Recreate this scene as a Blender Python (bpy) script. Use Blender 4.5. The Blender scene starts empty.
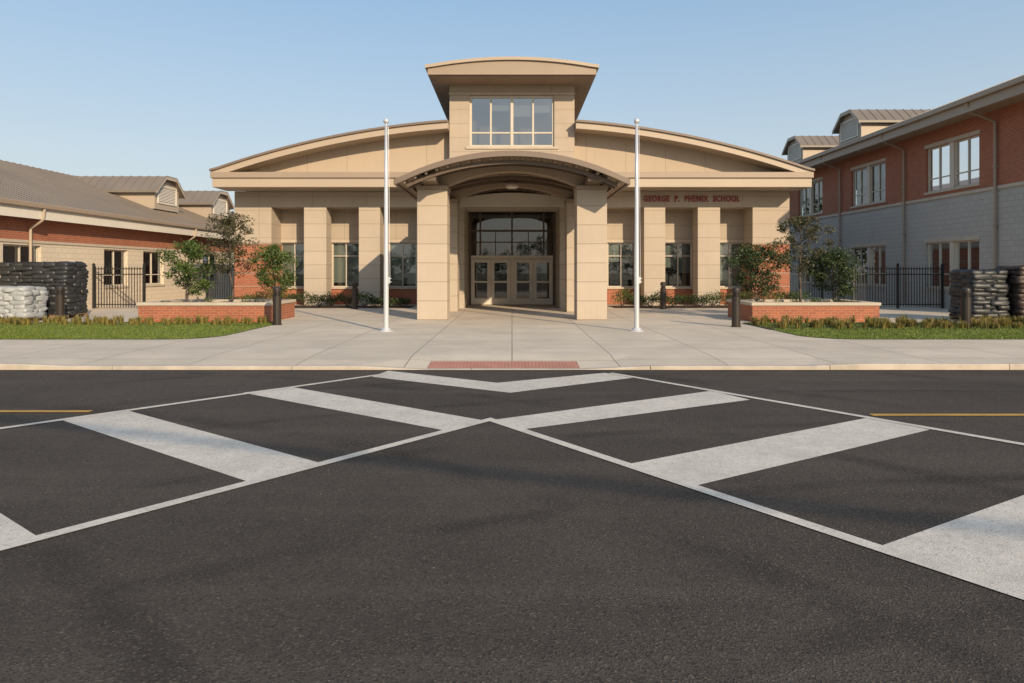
import bpy, math, random
from mathutils import Vector, Matrix
rng = random.Random(7)
sc = bpy.context.scene
R = math.radians

# ------------------------------------------------------------------ materials
def newmat(name):
    m = bpy.data.materials.new(name); m.use_nodes = True
    nt = m.node_tree; nt.nodes.clear()
    out = nt.nodes.new('ShaderNodeOutputMaterial')
    b = nt.nodes.new('ShaderNodeBsdfPrincipled')
    nt.links.new(b.outputs[0], out.inputs[0])
    return m, nt, b, out
def N(nt, t, **kw):
    n = nt.nodes.new(t)
    for k, v in kw.items(): setattr(n, k, v)
    return n
def noise(nt, vec, scale, detail=4, rough=0.6):
    n = N(nt, 'ShaderNodeTexNoise'); n.inputs['Scale'].default_value = scale
    n.inputs['Detail'].default_value = detail; n.inputs['Roughness'].default_value = rough
    if vec is not None: nt.links.new(vec, n.inputs['Vector'])
    return n.outputs['Fac']
def mixc(nt, fac, a, b, mode='MIX'):
    n = N(nt, 'ShaderNodeMix', data_type='RGBA', blend_type=mode)
    for s, v in ((n.inputs[0], fac), (n.inputs[6], a), (n.inputs[7], b)):
        if hasattr(v, 'links'): nt.links.new(v, s)
        elif isinstance(v, (tuple, list)): s.default_value = (*v[:3], 1)
        else: s.default_value = v
    return n.outputs[2]
def mapr(nt, v, a, b, c=0.0, d=1.0):
    n = N(nt, 'ShaderNodeMapRange'); nt.links.new(v, n.inputs[0])
    for i, q in enumerate((a, b, c, d)): n.inputs[i+1].default_value = q
    return n.outputs[0]
def math_(nt, op, a, b):
    n = N(nt, 'ShaderNodeMath', operation=op)
    for s, v in ((n.inputs[0], a), (n.inputs[1], b)):
        if hasattr(v, 'links'): nt.links.new(v, s)
        else: s.default_value = v
    return n.outputs[0]
def bump(nt, b, h, strength, dist=0.01):
    n = N(nt, 'ShaderNodeBump'); n.inputs['Strength'].default_value = strength
    n.inputs['Distance'].default_value = dist
    nt.links.new(h, n.inputs['Height']); nt.links.new(n.outputs[0], b.inputs['Normal'])
def pos(nt): return N(nt, 'ShaderNodeNewGeometry').outputs['Position']

def pmat(name, c1, c2=None, scale=1.2, rough=.8, bs=0.0, bscale=60, metal=0.0, fine=0.15):
    m, nt, b, o = newmat(name); p = pos(nt)
    c2 = c2 or tuple(x*0.8 for x in c1)
    f = mapr(nt, noise(nt, p, scale), .35, .65)
    col = mixc(nt, f, c1, c2)
    col = mixc(nt, mapr(nt, noise(nt, p, bscale, 3), .3, .7, 0, fine), col, tuple(x*0.55 for x in c1))
    nt.links.new(col, b.inputs['Base Color'])
    b.inputs['Roughness'].default_value = rough; b.inputs['Metallic'].default_value = metal
    if bs: bump(nt, b, noise(nt, p, bscale), bs)
    return m

def unitmat(name, c1, c2, mortar, w, h, ms, offset=.5, rough=.85, floor=False, bs=.4, stain=.25, streak=0.0):
    m, nt, b, o = newmat(name); p = pos(nt)
    s = N(nt, 'ShaderNodeSeparateXYZ'); nt.links.new(p, s.inputs[0])
    c = N(nt, 'ShaderNodeCombineXYZ')
    if floor:
        nt.links.new(s.outputs[0], c.inputs[0]); nt.links.new(s.outputs[1], c.inputs[1])
    else:
        nt.links.new(math_(nt, 'ADD', s.outputs[0], s.outputs[1]), c.inputs[0]); nt.links.new(s.outputs[2], c.inputs[1])
    t = N(nt, 'ShaderNodeTexBrick'); nt.links.new(c.outputs[0], t.inputs['Vector'])
    t.offset = offset
    for k, v in (('Color1', c1), ('Color2', c2), ('Mortar', mortar)): t.inputs[k].default_value = (*v, 1)
    t.inputs['Scale'].default_value = 1; t.inputs['Mortar Size'].default_value = ms
    t.inputs['Mortar Smooth'].default_value = .2
    t.inputs['Brick Width'].default_value = w; t.inputs['Row Height'].default_value = h
    col = t.outputs['Color']
    col = mixc(nt, mapr(nt, noise(nt, p, .9, 6), .4, .75, 0, stain), col, tuple(x*.55 for x in c1))
    col = mixc(nt, mapr(nt, noise(nt, p, 45, 3), .35, .7, 0, .18), col, tuple(x*.6 for x in c1))
    if streak:
        mp_ = N(nt, 'ShaderNodeMapping'); mp_.inputs['Scale'].default_value = (5, 5, .35); nt.links.new(p, mp_.inputs[0])
        col = mixc(nt, mapr(nt, noise(nt, mp_.outputs[0], 1, 5), .5, .75, 0, streak), col, tuple(x*.6 for x in c1))
    nt.links.new(col, b.inputs['Base Color']); b.inputs['Roughness'].default_value = rough
    h_ = math_(nt, 'ADD', math_(nt, 'MULTIPLY', t.outputs['Fac'], -1.0), math_(nt, 'MULTIPLY', noise(nt, p, 80), .25))
    bump(nt, b, h_, bs, .006)
    return m

def asphalt_nodes(nt, p):
    base = mixc(nt, mapr(nt, noise(nt, p, .35, 6), .35, .7), (.059, .048, .040), (.090, .073, .061))
    base = mixc(nt, mapr(nt, noise(nt, p, 3.0, 5), .5, .75, 0, .35), base, (.041, .034, .029))
    sx = N(nt, 'ShaderNodeMapping'); sx.inputs['Scale'].default_value = (.08, 1.3, 1); nt.links.new(p, sx.inputs[0])
    base = mixc(nt, mapr(nt, noise(nt, sx.outputs[0], 1.0, 5), .50, .68, 0, .5), base, (.108, .090, .075))
    # turning tyre scuffs: distorted arcs
    for loc, scl in (((9, 4, 0), .11), ((-6, 11, 0), .16)):
        wv = N(nt, 'ShaderNodeTexWave', wave_type='RINGS', rings_direction='Z'); wv.inputs['Scale'].default_value = scl; wv.inputs['Distortion'].default_value = 2.2; wv.inputs['Detail'].default_value = 3; wv.inputs['Detail Scale'].default_value = .35
        of = N(nt, 'ShaderNodeMapping'); of.inputs['Location'].default_value = loc; nt.links.new(p, of.inputs[0]); nt.links.new(of.outputs[0], wv.inputs['Vector'])
        sc_ = math_(nt, 'MULTIPLY', mapr(nt, wv.outputs['Fac'], .955, 1.0, 0, .55), mapr(nt, noise(nt, p, .8, 5), .42, .60))
        base = mixc(nt, sc_, base, (.026, .021, .019))
    v = N(nt, 'ShaderNodeTexVoronoi'); v.inputs['Scale'].default_value = 95; nt.links.new(p, v.inputs['Vector'])
    sp = N(nt, 'ShaderNodeSeparateColor'); nt.links.new(v.outputs['Color'], sp.inputs[0])
    base = mixc(nt, mapr(nt, sp.outputs[0], .80, 1.0, 0, .42), base, (.20, .165, .13))
    base = mixc(nt, mapr(nt, sp.outputs[1], .55, 1.0, 0, .62), base, (.020, .017, .015))
    v2 = N(nt, 'ShaderNodeTexVoronoi'); v2.inputs['Scale'].default_value = 9; nt.links.new(p, v2.inputs['Vector'])
    s2 = N(nt, 'ShaderNodeSeparateColor'); nt.links.new(v2.outputs['Color'], s2.inputs[0])
    dot = math_(nt, 'MULTIPLY', mapr(nt, s2.outputs[0], .95, .96), mapr(nt, v2.outputs['Distance'], .09, .06))
    base = mixc(nt, math_(nt, 'MULTIPLY', dot, .6), base, (.30, .26, .21))
    return base, v
def m_asphalt():
    m, nt, b, o = newmat('asphalt'); p = pos(nt)
    base, v = asphalt_nodes(nt, p)
    nt.links.new(base, b.inputs['Base Color']); b.inputs['Roughness'].default_value = .88
    b.inputs['Specular IOR Level'].default_value = .2
    h = math_(nt, 'ADD', v.outputs['Distance'], noise(nt, p, 220, 2))
    bump(nt, b, h, .8, .006)
    return m
def m_paint(name, c):
    m, nt, b, o = newmat(name); p = pos(nt)
    base, v = asphalt_nodes(nt, p)
    wear = mapr(nt, noise(nt, p, 38, 6, .8), .57, .66, 0, .75)
    wear2 = mapr(nt, noise(nt, p, 2.2, 7, .7), .40, .72, 0, .6)
    col = mixc(nt, wear2, c, tuple(x*.60 for x in c))
    col = mixc(nt, mapr(nt, noise(nt, p, 11, 6, .75), .48, .72, 0, .5), col, tuple(x*.5 for x in c))
    spk = N(nt, 'ShaderNodeSeparateColor'); nt.links.new(v.outputs['Color'], spk.inputs[0])
    col = mixc(nt, mapr(nt, spk.outputs[2], .75, 1, 0, .4), col, tuple(x*.45 for x in c))
    col = mixc(nt, wear, col, base)
    nt.links.new(col, b.inputs['Base Color']); b.inputs['Roughness'].default_value = .75
    bump(nt, b, v.outputs['Distance'], .4, .004)
    return m
def m_leaf(name, cols, trans=.25, rough=.55):
    m, nt, b, o = newmat(name)
    g = N(nt, 'ShaderNodeNewGeometry')
    r = N(nt, 'ShaderNodeValToRGB'); nt.links.new(g.outputs['Random Per Island'], r.inputs[0])
    el = r.color_ramp.elements
    for i, c in enumerate(cols):
        q = i/(len(cols)-1)
        e = el[i] if i < 2 else el.new(q)
        e.position = q; e.color = (*c, 1)
    for i, e in enumerate(sorted(el, key=lambda e: e.position)): e.color = (*cols[min(i, len(cols)-1)], 1)
    col = mixc(nt, mapr(nt, noise(nt, g.outputs['Position'], 2.5), .35, .7, 0, .5), r.outputs[0], tuple(x*.5 for x in cols[0]))
    nt.links.new(col, b.inputs['Base Color']); b.inputs['Roughness'].default_value = rough
    t = N(nt, 'ShaderNodeBsdfTranslucent'); nt.links.new(col, t.inputs[0])
    mx = N(nt, 'ShaderNodeMixShader'); mx.inputs[0].default_value = trans
    nt.links.new(b.outputs[0], mx.inputs[1]); nt.links.new(t.outputs[0], mx.inputs[2]); nt.links.new(mx.outputs[0], o.inputs[0])
    return m
def m_glass(name, tint=(.55, .6, .6), refl=.13):
    m, nt, b, o = newmat(name); nt.nodes.remove(b)
    t = N(nt, 'ShaderNodeBsdfTransparent'); t.inputs[0].default_value = (*tint, 1)
    g = N(nt, 'ShaderNodeBsdfGlossy'); g.inputs['Roughness'].default_value = .02
    f = N(nt, 'ShaderNodeFresnel'); f.inputs[0].default_value = 1.5
    bm = N(nt, 'ShaderNodeBump'); bm.inputs['Strength'].default_value = .03; bm.inputs['Distance'].default_value = .02
    nt.links.new(noise(nt, pos(nt), 1.5, 2), bm.inputs['Height']); nt.links.new(bm.outputs[0], g.inputs['Normal'])
    mx = N(nt, 'ShaderNodeMixShader')
    nt.links.new(math_(nt, 'ADD', f.outputs[0], refl), mx.inputs[0])
    nt.links.new(t.outputs[0], mx.inputs[1]); nt.links.new(g.outputs[0], mx.inputs[2]); nt.links.new(mx.outputs[0], o.inputs[0])
    return m

ASPH = m_asphalt(); WHITE = m_paint('worn_white_paint', (.62, .56, .49)); YEL = m_paint('worn_yellow_paint', (.50, .28, .05))
PREC = unitmat('precast_panel', (.455, .375, .29), (.435, .358, .275), (.30, .245, .185), 2.4, .61, .012, offset=0, stain=.2, streak=.12)
BLOCKC = unitmat('buff_block', (.49, .41, .32), (.46, .385, .298), (.30, .245, .19), 60, .61, .014, offset=0, stain=.18, streak=.15)
TYMP = unitmat('tympanum_panel', (.46, .37, .275), (.45, .36, .268), (.32, .25, .185), 1.75, 60.0, .014, offset=0, stain=.12, streak=.12)
BRICK = unitmat('red_brick', (.40, .115, .050), (.31, .085, .038), (.34, .24, .17), .23, .078, .009, stain=.25)
CMU = unitmat('grey_block', (.43, .405, .365), (.40, .375, .34), (.31, .29, .26), .41, .205, .010, stain=.15)
CMUL = unitmat('cream_block', (.66, .56, .43), (.62, .53, .41), (.48, .40, .31), .41, .205, .010, stain=.12)
PAVE = unitmat('concrete_paving', (.62, .53, .425), (.55, .47, .375), (.23, .185, .145), 1.86, 1.55, .012, offset=0, floor=True, stain=.5, bs=.3)
KERB = pmat('kerb_concrete', (.56, .48, .385), (.41, .35, .285), scale=2, bs=.2, bscale=90)
TACT = pmat('tactile_paver', (.42, .20, .155), (.35, .165, .13), scale=4, rough=.75)
FASC = pmat('tan_fascia_metal', (.33, .255, .185), (.31, .235, .17), rough=.5, scale=.5, fine=.05)
DFASC = pmat('brown_fascia_metal', (.19, .14, .105), (.17, .125, .095), rough=.5, scale=.5, fine=.05)
CFASC = pmat('cream_fascia_metal', (.43, .345, .255), (.40, .32, .24), rough=.5, scale=.5, fine=.05)
SOFF = pmat('soffit_panel', (.34, .245, .17), (.30, .22, .15), rough=.6, scale=.8, fine=.05)
STEEL = pmat('painted_steel_brown', (.13, .088, .060), (.11, .075, .05), rough=.5)
ROOF = pmat('standing_seam_roof', (.21, .17, .13), (.18, .145, .115), rough=.45, scale=.4, fine=.08)
FRAME = pmat('window_frame', (.58, .51, .41), (.54, .48, .38), rough=.5, fine=.05)
WFRAME = pmat('white_trim', (.72, .66, .56), (.68, .62, .53), rough=.5, fine=.05)
GLASS = m_glass('window_glass'); DGLASS = m_glass('dark_glass', (.55, .54, .5), .08); TGLASS = m_glass('clerestory_glass', (.5, .53, .55), .30)
BLIND = unitmat('window_blind', (.50, .51, .45), (.48, .49, .43), (.27, .28, .24), 5, .05, .008, offset=0, stain=.05)
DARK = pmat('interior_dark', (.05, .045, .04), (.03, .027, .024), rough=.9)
INTER = pmat('interior_wall', (.42, .33, .23), (.32, .25, .18), rough=.9)
STONE = pmat('cast_stone', (.52, .445, .35), (.46, .39, .305), scale=2, bs=.15, bscale=70)
POLEM = pmat('flagpole_aluminium', (.66, .66, .67), (.60, .60, .61), rough=.35, metal=.4, fine=.03)
BRNZ = pmat('bollard_bronze', (.035, .024, .018), (.025, .018, .014), rough=.4, fine=.05)
BLK = pmat('black_metal', (.015, .015, .015), (.02, .02, .02), rough=.45, fine=.05)
RED = pmat('sign_red', (.26, .03, .022), (.24, .03, .02), rough=.5, fine=.05)
BAGK = pmat('black_plastic', (.022, .024, .026), (.035, .036, .038), scale=6, rough=.45, bs=.8, bscale=18)
BAGW = pmat('white_plastic', (.42, .43, .43), (.30, .32, .33), scale=7, rough=.45, bs=.8, bscale=18)
BAGB = pmat('brown_plastic', (.06, .035, .025), (.04, .026, .02), scale=7, rough=.5, bs=.8, bscale=18)
WOOD = pmat('pallet_wood', (.28, .19, .11), (.2, .13, .08), scale=5)
BARK = pmat('bark', (.11, .08, .06), (.07, .05, .04), scale=8, bs=.5)
SOIL = pmat('mulch', (.07, .042, .026), (.045, .028, .018), scale=6, bs=.8, bscale=35)
TURF = pmat('turf', (.15, .19, .035), (.12, .16, .028), scale=1.5, bs=.6, bscale=60)
GROUND = pmat('ground_soil_grass', (.07, .09, .03), (.09, .08, .045), scale=.2)
LEAF1 = m_leaf('leaf_green', [(.05, .09, .018), (.09, .14, .025), (.14, .19, .035)])
LEAF2 = m_leaf('leaf_dark', [(.025, .05, .014), (.05, .08, .02), (.08, .11, .025)])
LEAF3 = m_leaf('leaf_bronze', [(.05, .05, .02), (.09, .07, .03), (.10, .11, .03)])
BLADE = m_leaf('grass_blades', [(.11, .17, .02), (.17, .22, .03), (.24, .26, .05)])
ORN = m_leaf('ornamental_grass', [(.16, .15, .035), (.27, .22, .05), (.38, .28, .09)])

# ------------------------------------------------------------------ mesh helpers
def root(name, loc=(0, 0, 0)):
    e = bpy.data.objects.new(name, None); e.location = loc; e.empty_display_size = .3
    sc.collection.objects.link(e); return e
FR = lambda y0: (lambda u, d, z: (u, y0+d, z))
WR = lambda x0: (lambda u, d, z: (x0+d, u, z))
WL = lambda x0: (lambda u, d, z: (x0-d, u, z))
ID = lambda x, y, z: (x, y, z)
class M:
    def __init__(s): s.v = []; s.f = []
    def add(s, vs, fs):
        o = len(s.v); s.v += [tuple(v) for v in vs]; s.f += [tuple(i+o for i in f) for f in fs]
    def box(s, x0, x1, y0, y1, z0, z1, mp=ID):
        vs = [mp(x, y, z) for z in (z0, z1) for y in (y0, y1) for x in (x0, x1)]
        s.add(vs, [(0, 2, 3, 1), (4, 5, 7, 6), (0, 1, 5, 4), (2, 6, 7, 3), (0, 4, 6, 2), (1, 3, 7, 5)]); return s
    def quad(s, *p): s.add(p, [tuple(range(len(p)))]); return s
    def cyl(s, p0, p1, r0, r1=None, n=10, caps=True):
        r1 = r0 if r1 is None else r1
        a = Vector(p0); b = Vector(p1); d = (b-a).normalized()
        u = d.orthogonal().normalized(); w = d.cross(u)
        vs = []
        for c, r in ((a, r0), (b, r1)):
            for i in range(n):
                t = 2*math.pi*i/n; vs.append(c+u*math.cos(t)*r+w*math.sin(t)*r)
        fs = [(i, (i+1) % n, n+(i+1) % n, n+i) for i in range(n)]
        if caps: fs += [tuple(range(n-1, -1, -1)), tuple(range(n, 2*n))]
        s.add(vs, fs); return s
    def lathe(s, c, prof, n=16):
        vs = []
        for r, z in prof:
            for i in range(n):
                t = 2*math.pi*i/n; vs.append((c[0]+r*math.cos(t), c[1]+r*math.sin(t), c[2]+z))
        fs = []
        for k in range(len(prof)-1):
            for i in range(n): fs.append((k*n+i, k*n+(i+1) % n, (k+1)*n+(i+1) % n, (k+1)*n+i))
        fs.append(tuple(range((len(prof)-1)*n, len(prof)*n)))
        s.add(vs, fs); return s
    def slab(s, ft, fb, x0, x1, y0, y1, n=24):
        xs = [x0+(x1-x0)*i/n for i in range(n+1)]
        vs = []
        for x in xs: vs += [(x, y0, fb(x)), (x, y0, ft(x)), (x, y1, ft(x)), (x, y1, fb(x))]
        fs = [(0, 1, 2, 3), (4*n, 4*n+3, 4*n+2, 4*n+1)]
        for i in range(n):
            a = 4*i; b = a+4
            for k in range(4):
                k2 = (k+1) % 4; fs.append((a+k, b+k, b+k2, a+k2))
        s.add(vs, fs); return s
    def obj(s, name, mat, parent=None, smooth=False, bevel=0, recalc=True):
        me = bpy.data.meshes.new(name); me.from_pydata(s.v, [], s.f); me.materials.append(mat)
        if recalc and len(s.f) < 20000:
            import bmesh
            bm = bmesh.new(); bm.from_mesh(me); bmesh.ops.recalc_face_normals(bm, faces=bm.faces); bm.to_mesh(me); bm.free()
        if smooth:
            for p in me.polygons: p.use_smooth = True
        o = bpy.data.objects.new(name, me); sc.collection.objects.link(o)
        if parent is not None:
            o.parent = parent; o.matrix_parent_inverse = Matrix.Translation(-parent.location)
        if bevel:
            b = o.modifiers.new('bevel', 'BEVEL'); b.width = bevel; b.segments = 2; b.limit_method = 'ANGLE'
        return o

def wall(m, mp, u0, u1, z0, z1, ops=(), depth=.2):
    us = sorted({u0, u1, *[o[0] for o in ops], *[o[1] for o in ops]}); us = [u for u in us if u0 <= u <= u1]
    zs = sorted({z0, z1, *[o[2] for o in ops], *[o[3] for o in ops]}); zs = [z for z in zs if z0 <= z <= z1]
    for a, b in zip(us, us[1:]):
        for c, d in zip(zs, zs[1:]):
            uc, zc = (a+b)/2, (c+d)/2
            if any(o[0] < uc < o[1] and o[2] < zc < o[3] for o in ops): continue
            m.quad(mp(a, 0, c), mp(b, 0, c), mp(b, 0, d), mp(a, 0, d))
    for a, b, c, d in ops:
        if c < z0-.001 or d > z1+.001:
            c2, d2 = max(c, z0), min(d, z1)
        else: c2, d2 = c, d
        if d2 <= c2: continue
        m.quad(mp(a, 0, c2), mp(a, depth, c2), mp(a, depth, d2), mp(a, 0, d2))
        m.quad(mp(b, 0, c2), mp(b, depth, c2), mp(b, depth, d2), mp(b, 0, d2))
        if c2 == c: m.quad(mp(a, 0, c), mp(b, 0, c), mp(b, depth, c), mp(a, depth, c))
        if d2 == d: m.quad(mp(a, 0, d), mp(b, 0, d), mp(b, depth, d), mp(a, depth, d))

def window(par, mp, op, cols, rows, fmat=FRAME, gmat=GLASS, blind=None, fw=.06, inset=.1, back=.7, bmat=DARK):
    a, b, c, d = op
    f = M()
    f.box(a, a+fw, inset, inset+.09, c, d, mp); f.box(b-fw, b, inset, inset+.09, c, d, mp)
    f.box(a+fw, b-fw, inset, inset+.09, d-fw, d, mp); f.box(a+fw, b-fw, inset, inset+.09, c, c+fw, mp)
    for q in cols:
        u = a+(b-a)*q; f.box(u-fw*.4, u+fw*.4, inset+.004, inset+.086, c+fw, d-fw, mp)
    for q in rows:
        z = c+(d-c)*q; f.box(a+fw, b-fw, inset+.008, inset+.082, z-fw*.35, z+fw*.35, mp)
    f.obj('window_frame', fmat, par)
    g = M(); g.quad(mp(a, inset+.05, c), mp(b, inset+.05, c), mp(b, inset+.05, d), mp(a, inset+.05, d)); g.obj('window_glass', gmat, par)
    edges = [0]+list(cols)+[1]
    if blind is not None:
        bl = M()
        for q0, q1 in zip(edges, edges[1:]):
            fr = blind if blind >= 1 else max(0.1, min(1, blind+rng.uniform(-.2, .2)))
            z0 = d-(d-c)*fr
            bl.quad(mp(a+(b-a)*q0+.02, inset+.13, z0), mp(a+(b-a)*q1-.02, inset+.13, z0), mp(a+(b-a)*q1-.02, inset+.13, d), mp(a+(b-a)*q0+.02, inset+.13, d))
        bl.obj('window_blind', BLIND, par)
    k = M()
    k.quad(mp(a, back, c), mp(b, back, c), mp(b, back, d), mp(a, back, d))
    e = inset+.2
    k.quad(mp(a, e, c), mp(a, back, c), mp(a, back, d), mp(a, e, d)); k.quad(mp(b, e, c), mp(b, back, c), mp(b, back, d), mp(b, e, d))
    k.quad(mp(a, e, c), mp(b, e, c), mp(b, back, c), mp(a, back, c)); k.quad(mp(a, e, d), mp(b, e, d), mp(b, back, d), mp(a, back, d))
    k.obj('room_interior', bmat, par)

# ------------------------------------------------------------------ ground, road, plaza
ROADZ = -.10; KY = 11.6
M().quad((-400, -300, -.14), (400, -300, -.14), (400, 600, -.14), (-400, 600, -.14)).obj('ground', GROUND)
M().quad((-150, -22, ROADZ), (150, -22, ROADZ), (150, KY, ROADZ), (-150, KY, ROADZ)).obj('asphalt_road', ASPH)

EDGE = [(-80, 0), (-8.4, 0), (-7.6, -.035), (-2.6, -.035), (-1.5, -.093), (1.2, -.093), (2.3, -.035), (5.1, -.035), (5.8, 0), (80, 0)]
def ez(x):
    for (a, za), (b, zb) in zip(EDGE, EDGE[1:]):
        if a <= x <= b: return za+(zb-za)*(x-a)/(b-a)
    return 0
pl = M()
xs = [e[0] for e in EDGE]
for a, b in zip(xs, xs[1:]):
    pl.quad((a, KY+.15, ez(a)), (b, KY+.15, ez(b)), (b, KY+1.3, 0), (a, KY+1.3, 0))
    pl.quad((a, KY+1.3, 0), (b, KY+1.3, 0), (b, 70, 0), (a, 70, 0))
pl.obj('concrete_plaza', PAVE)
kb = M()
brk = sorted(set([round(-80+3.05*i, 3) for i in range(53)]+[e[0] for e in EDGE]))
for a, b in zip(brk, brk[1:]):
    g = .012 if abs(((a+80)/3.05) % 1) < .01 else 0
    a2 = a+g
    za, zb = ez(a2), ez(b)
    vs = [(a2, KY, -.13), (b, KY, -.13), (b, KY, zb-.015), (b, KY+.02, zb+.001), (b, KY+.149, zb+.001), (b, KY+.149, -.13),
          (a2, KY, za-.015), (a2, KY+.02, za+.001), (a2, KY+.149, za+.001), (a2, KY+.149, -.13)]
    kb.add(vs, [(0, 1, 2, 6), (6, 2, 3, 7), (7, 3, 4, 8), (8, 4, 5, 9), (0, 6, 7, 8, 9), (1, 5, 4, 3, 2)])
kb.obj('kerb', KERB)
M().quad((-80, KY-.03, ROADZ+.004), (80, KY-.03, ROADZ+.004), (80, KY, ROADZ+.004), (-80, KY, ROADZ+.004)).obj('kerb_joint', SOIL)
tp = M()
tz = lambda y: -.093+(y-(KY+.15))/1.15*.093+.005
X0, X1, Y0, Y1 = -1.46, 1.17, KY+.155, KY+.70
tp.quad((X0, Y0, tz(Y0)), (X1, Y0, tz(Y0)), (X1, Y1, tz(Y1)), (X0, Y1, tz(Y1)))
yy = Y0+.04
while yy < Y1-.02:
    xx = X0+.04
    while xx < X1-.02:
        z = tz(yy); a = .018; b = .011; h = .006
        tp.add([(xx-a, yy-a, z), (xx+a, yy-a, z), (xx+a, yy+a, z), (xx-a, yy+a, z), (xx-b, yy-b, z+h), (xx+b, yy-b, z+h), (xx+b, yy+b, z+h), (xx-b, yy+b, z+h)],
               [(4, 5, 6, 7), (0, 1, 5, 4), (1, 2, 6, 5), (2, 3, 7, 6), (3, 0, 4, 7)])
        xx += .06
    yy += .06
tp.obj('tactile_paving', TACT)

mk = root('crosswalk_marking')
MZ = ROADZ+.004; LZ = ROADZ+.008
fills = [
 [(-5.12, 7.74), (-2.12, 5.476), (-1.66, 5.985), (-4.63, 8.234)],
 [(-3.718, 9.439), (-.70, 7.211), (-.30, 7.689), (-3.225, 9.923)],
 [(-6.05, 6.65), (-6.62, 6.05), (-3.55, 3.60), (-3.0, 4.33)],
 [(4.09, 7.845), (.99, 5.954), (1.41, 5.35), (4.44, 7.256)],
 [(2.81, 9.595), (-.20, 7.74), (.09, 7.256), (3.112, 8.931)],
 [(5.39, 6.06), (2.23, 4.176), (2.72, 3.45), (5.85, 5.40)],
 [(-2.087, 11.50), (-2.224, 10.85), (-.028, 9.439), (-.226, 10.27)],
 [(-.226, 10.27), (-.028, 9.439), (1.904, 10.75), (1.535, 11.27)],
]
fm = M()
for p in fills: fm.quad(*[(x, y, MZ) for x, y in p])
fm.obj('hatch_stripes', WHITE, mk)
lm = M()
def line(pts, w, z, m):
    P = [Vector(p) for p in pts]; L = []; Rr = []
    for i, p in enumerate(P):
        d1 = (P[i]-P[i-1]).normalized() if i else (P[1]-P[0]).normalized()
        d2 = (P[i+1]-P[i]).normalized() if i < len(P)-1 else d1
        n1 = Vector((-d1.y, d1.x)); n2 = Vector((-d2.y, d2.x)); n = (n1+n2).normalized(); k = w/2/max(.3, n.dot(n1))
        L.append(p+n*k); Rr.append(p-n*k)
    for i in range(len(P)-1):
        m.quad((*Rr[i], z), (*Rr[i+1], z), (*L[i+1], z), (*L[i], z))
line([(-6.2, .32), (-.249, 7.74), (4.75, .54)], .11, LZ, lm)
line([(-9.6, 2.72), (-5.474, 7.30), (-2.1, 11.1)], .10, LZ, lm)
line([(1.62, 11.23), (4.973, 6.634), (7.9, 2.55)], .10, LZ, lm)
lm.obj('outline_lines', WHITE, mk)
cl = M(); cl.quad((-120, 8.13, LZ), (-5.05, 8.13, LZ), (-5.05, 8.24, LZ), (-120, 8.24, LZ))
cl.quad((4.2, 7.93, LZ), (120, 7.93, LZ), (120, 8.04, LZ), (4.2, 8.04, LZ)); cl.obj('yellow_centre_line', YEL)

# ------------------------------------------------------------------ vegetation
def leaf(m, c, s, up=.3):
    n = Vector((rng.gauss(0, 1), rng.gauss(0, 1), rng.gauss(0, 1)+up)).normalized()
    u = n.orthogonal().normalized(); u.rotate(Matrix.Rotation(rng.uniform(0, 6.28), 3, n)); w = n.cross(u)
    c = Vector(c); l = s*rng.uniform(.7, 1.3); k = l*.45
    m.add([c-u*l*.5, c+w*k*.5, c+u*l*.5, c-w*k*.5], [(0, 1, 2, 3)])
def clump(m, c, r, n, s):
    for _ in range(n):
        while True:
            p = Vector((rng.uniform(-1, 1), rng.uniform(-1, 1), rng.uniform(-1, 1)))
            if p.length < 1: break
        p = p*(.55+.45*p.length)
        leaf(m, (c[0]+p.x*r, c[1]+p.y*r, c[2]+p.z*r*.8), s)
def tree(name, x, y, z0, h, cr, cb, mat, n_br=12, dens=90, ls=.085, stems=1, cl_r=.26):
    r = root(name, (x, y, z0)); t = M(); lv = M()
    for s in range(stems):
        ang0 = rng.uniform(0, 6.28); lean = .12 if stems == 1 else .35
        pts = [Vector((x, y, z0-.05))]
        K = 5
        for k in range(1, K+1):
            q = k/K
            pts.append(Vector((x+math.cos(ang0)*lean*q*cr+rng.gauss(0, .03), y+math.sin(ang0)*lean*q*cr+rng.gauss(0, .03), z0+h*.92*q)))
        R0 = .045 if stems == 1 else .028
        for k in range(K): t.cyl(pts[k], pts[k+1], R0*(1-.8*k/K), R0*(1-.8*(k+1)/K), 7)
        nb = n_br//stems
        for i in range(nb):
            q = cb/h+(1-cb/h)*(i+.5)/nb*.95
            kk = min(K-1, int(q/.92*K)) if q < .92 else K-1
            f = min(1, q/.92*K-kk); base = pts[kk].lerp(pts[kk+1], f)
            a = i*2.4+rng.uniform(-.4, .4)
            prof = math.sin(math.pi*min(1, max(.12, (q-cb/h)/(1-cb/h)*.8+.2)))
            L = cr*prof*rng.uniform(.65, 1.1)
            tip = base+Vector((math.cos(a)*L, math.sin(a)*L, L*rng.uniform(.3, .8)))
            mid = base.lerp(tip, .5)+Vector((0, 0, -.04))
            t.cyl(base, mid, .014, .009, 5); t.cyl(mid, tip, .009, .004, 5)
            clump(lv, tip, cl_r*rng.uniform(.7, 1.2), dens, ls)
            clump(lv, mid, cl_r*.8, dens//2, ls)
    t.obj('trunk', BARK, r, smooth=True); lv.obj('leaves', mat, r, recalc=False)
    return r
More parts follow.
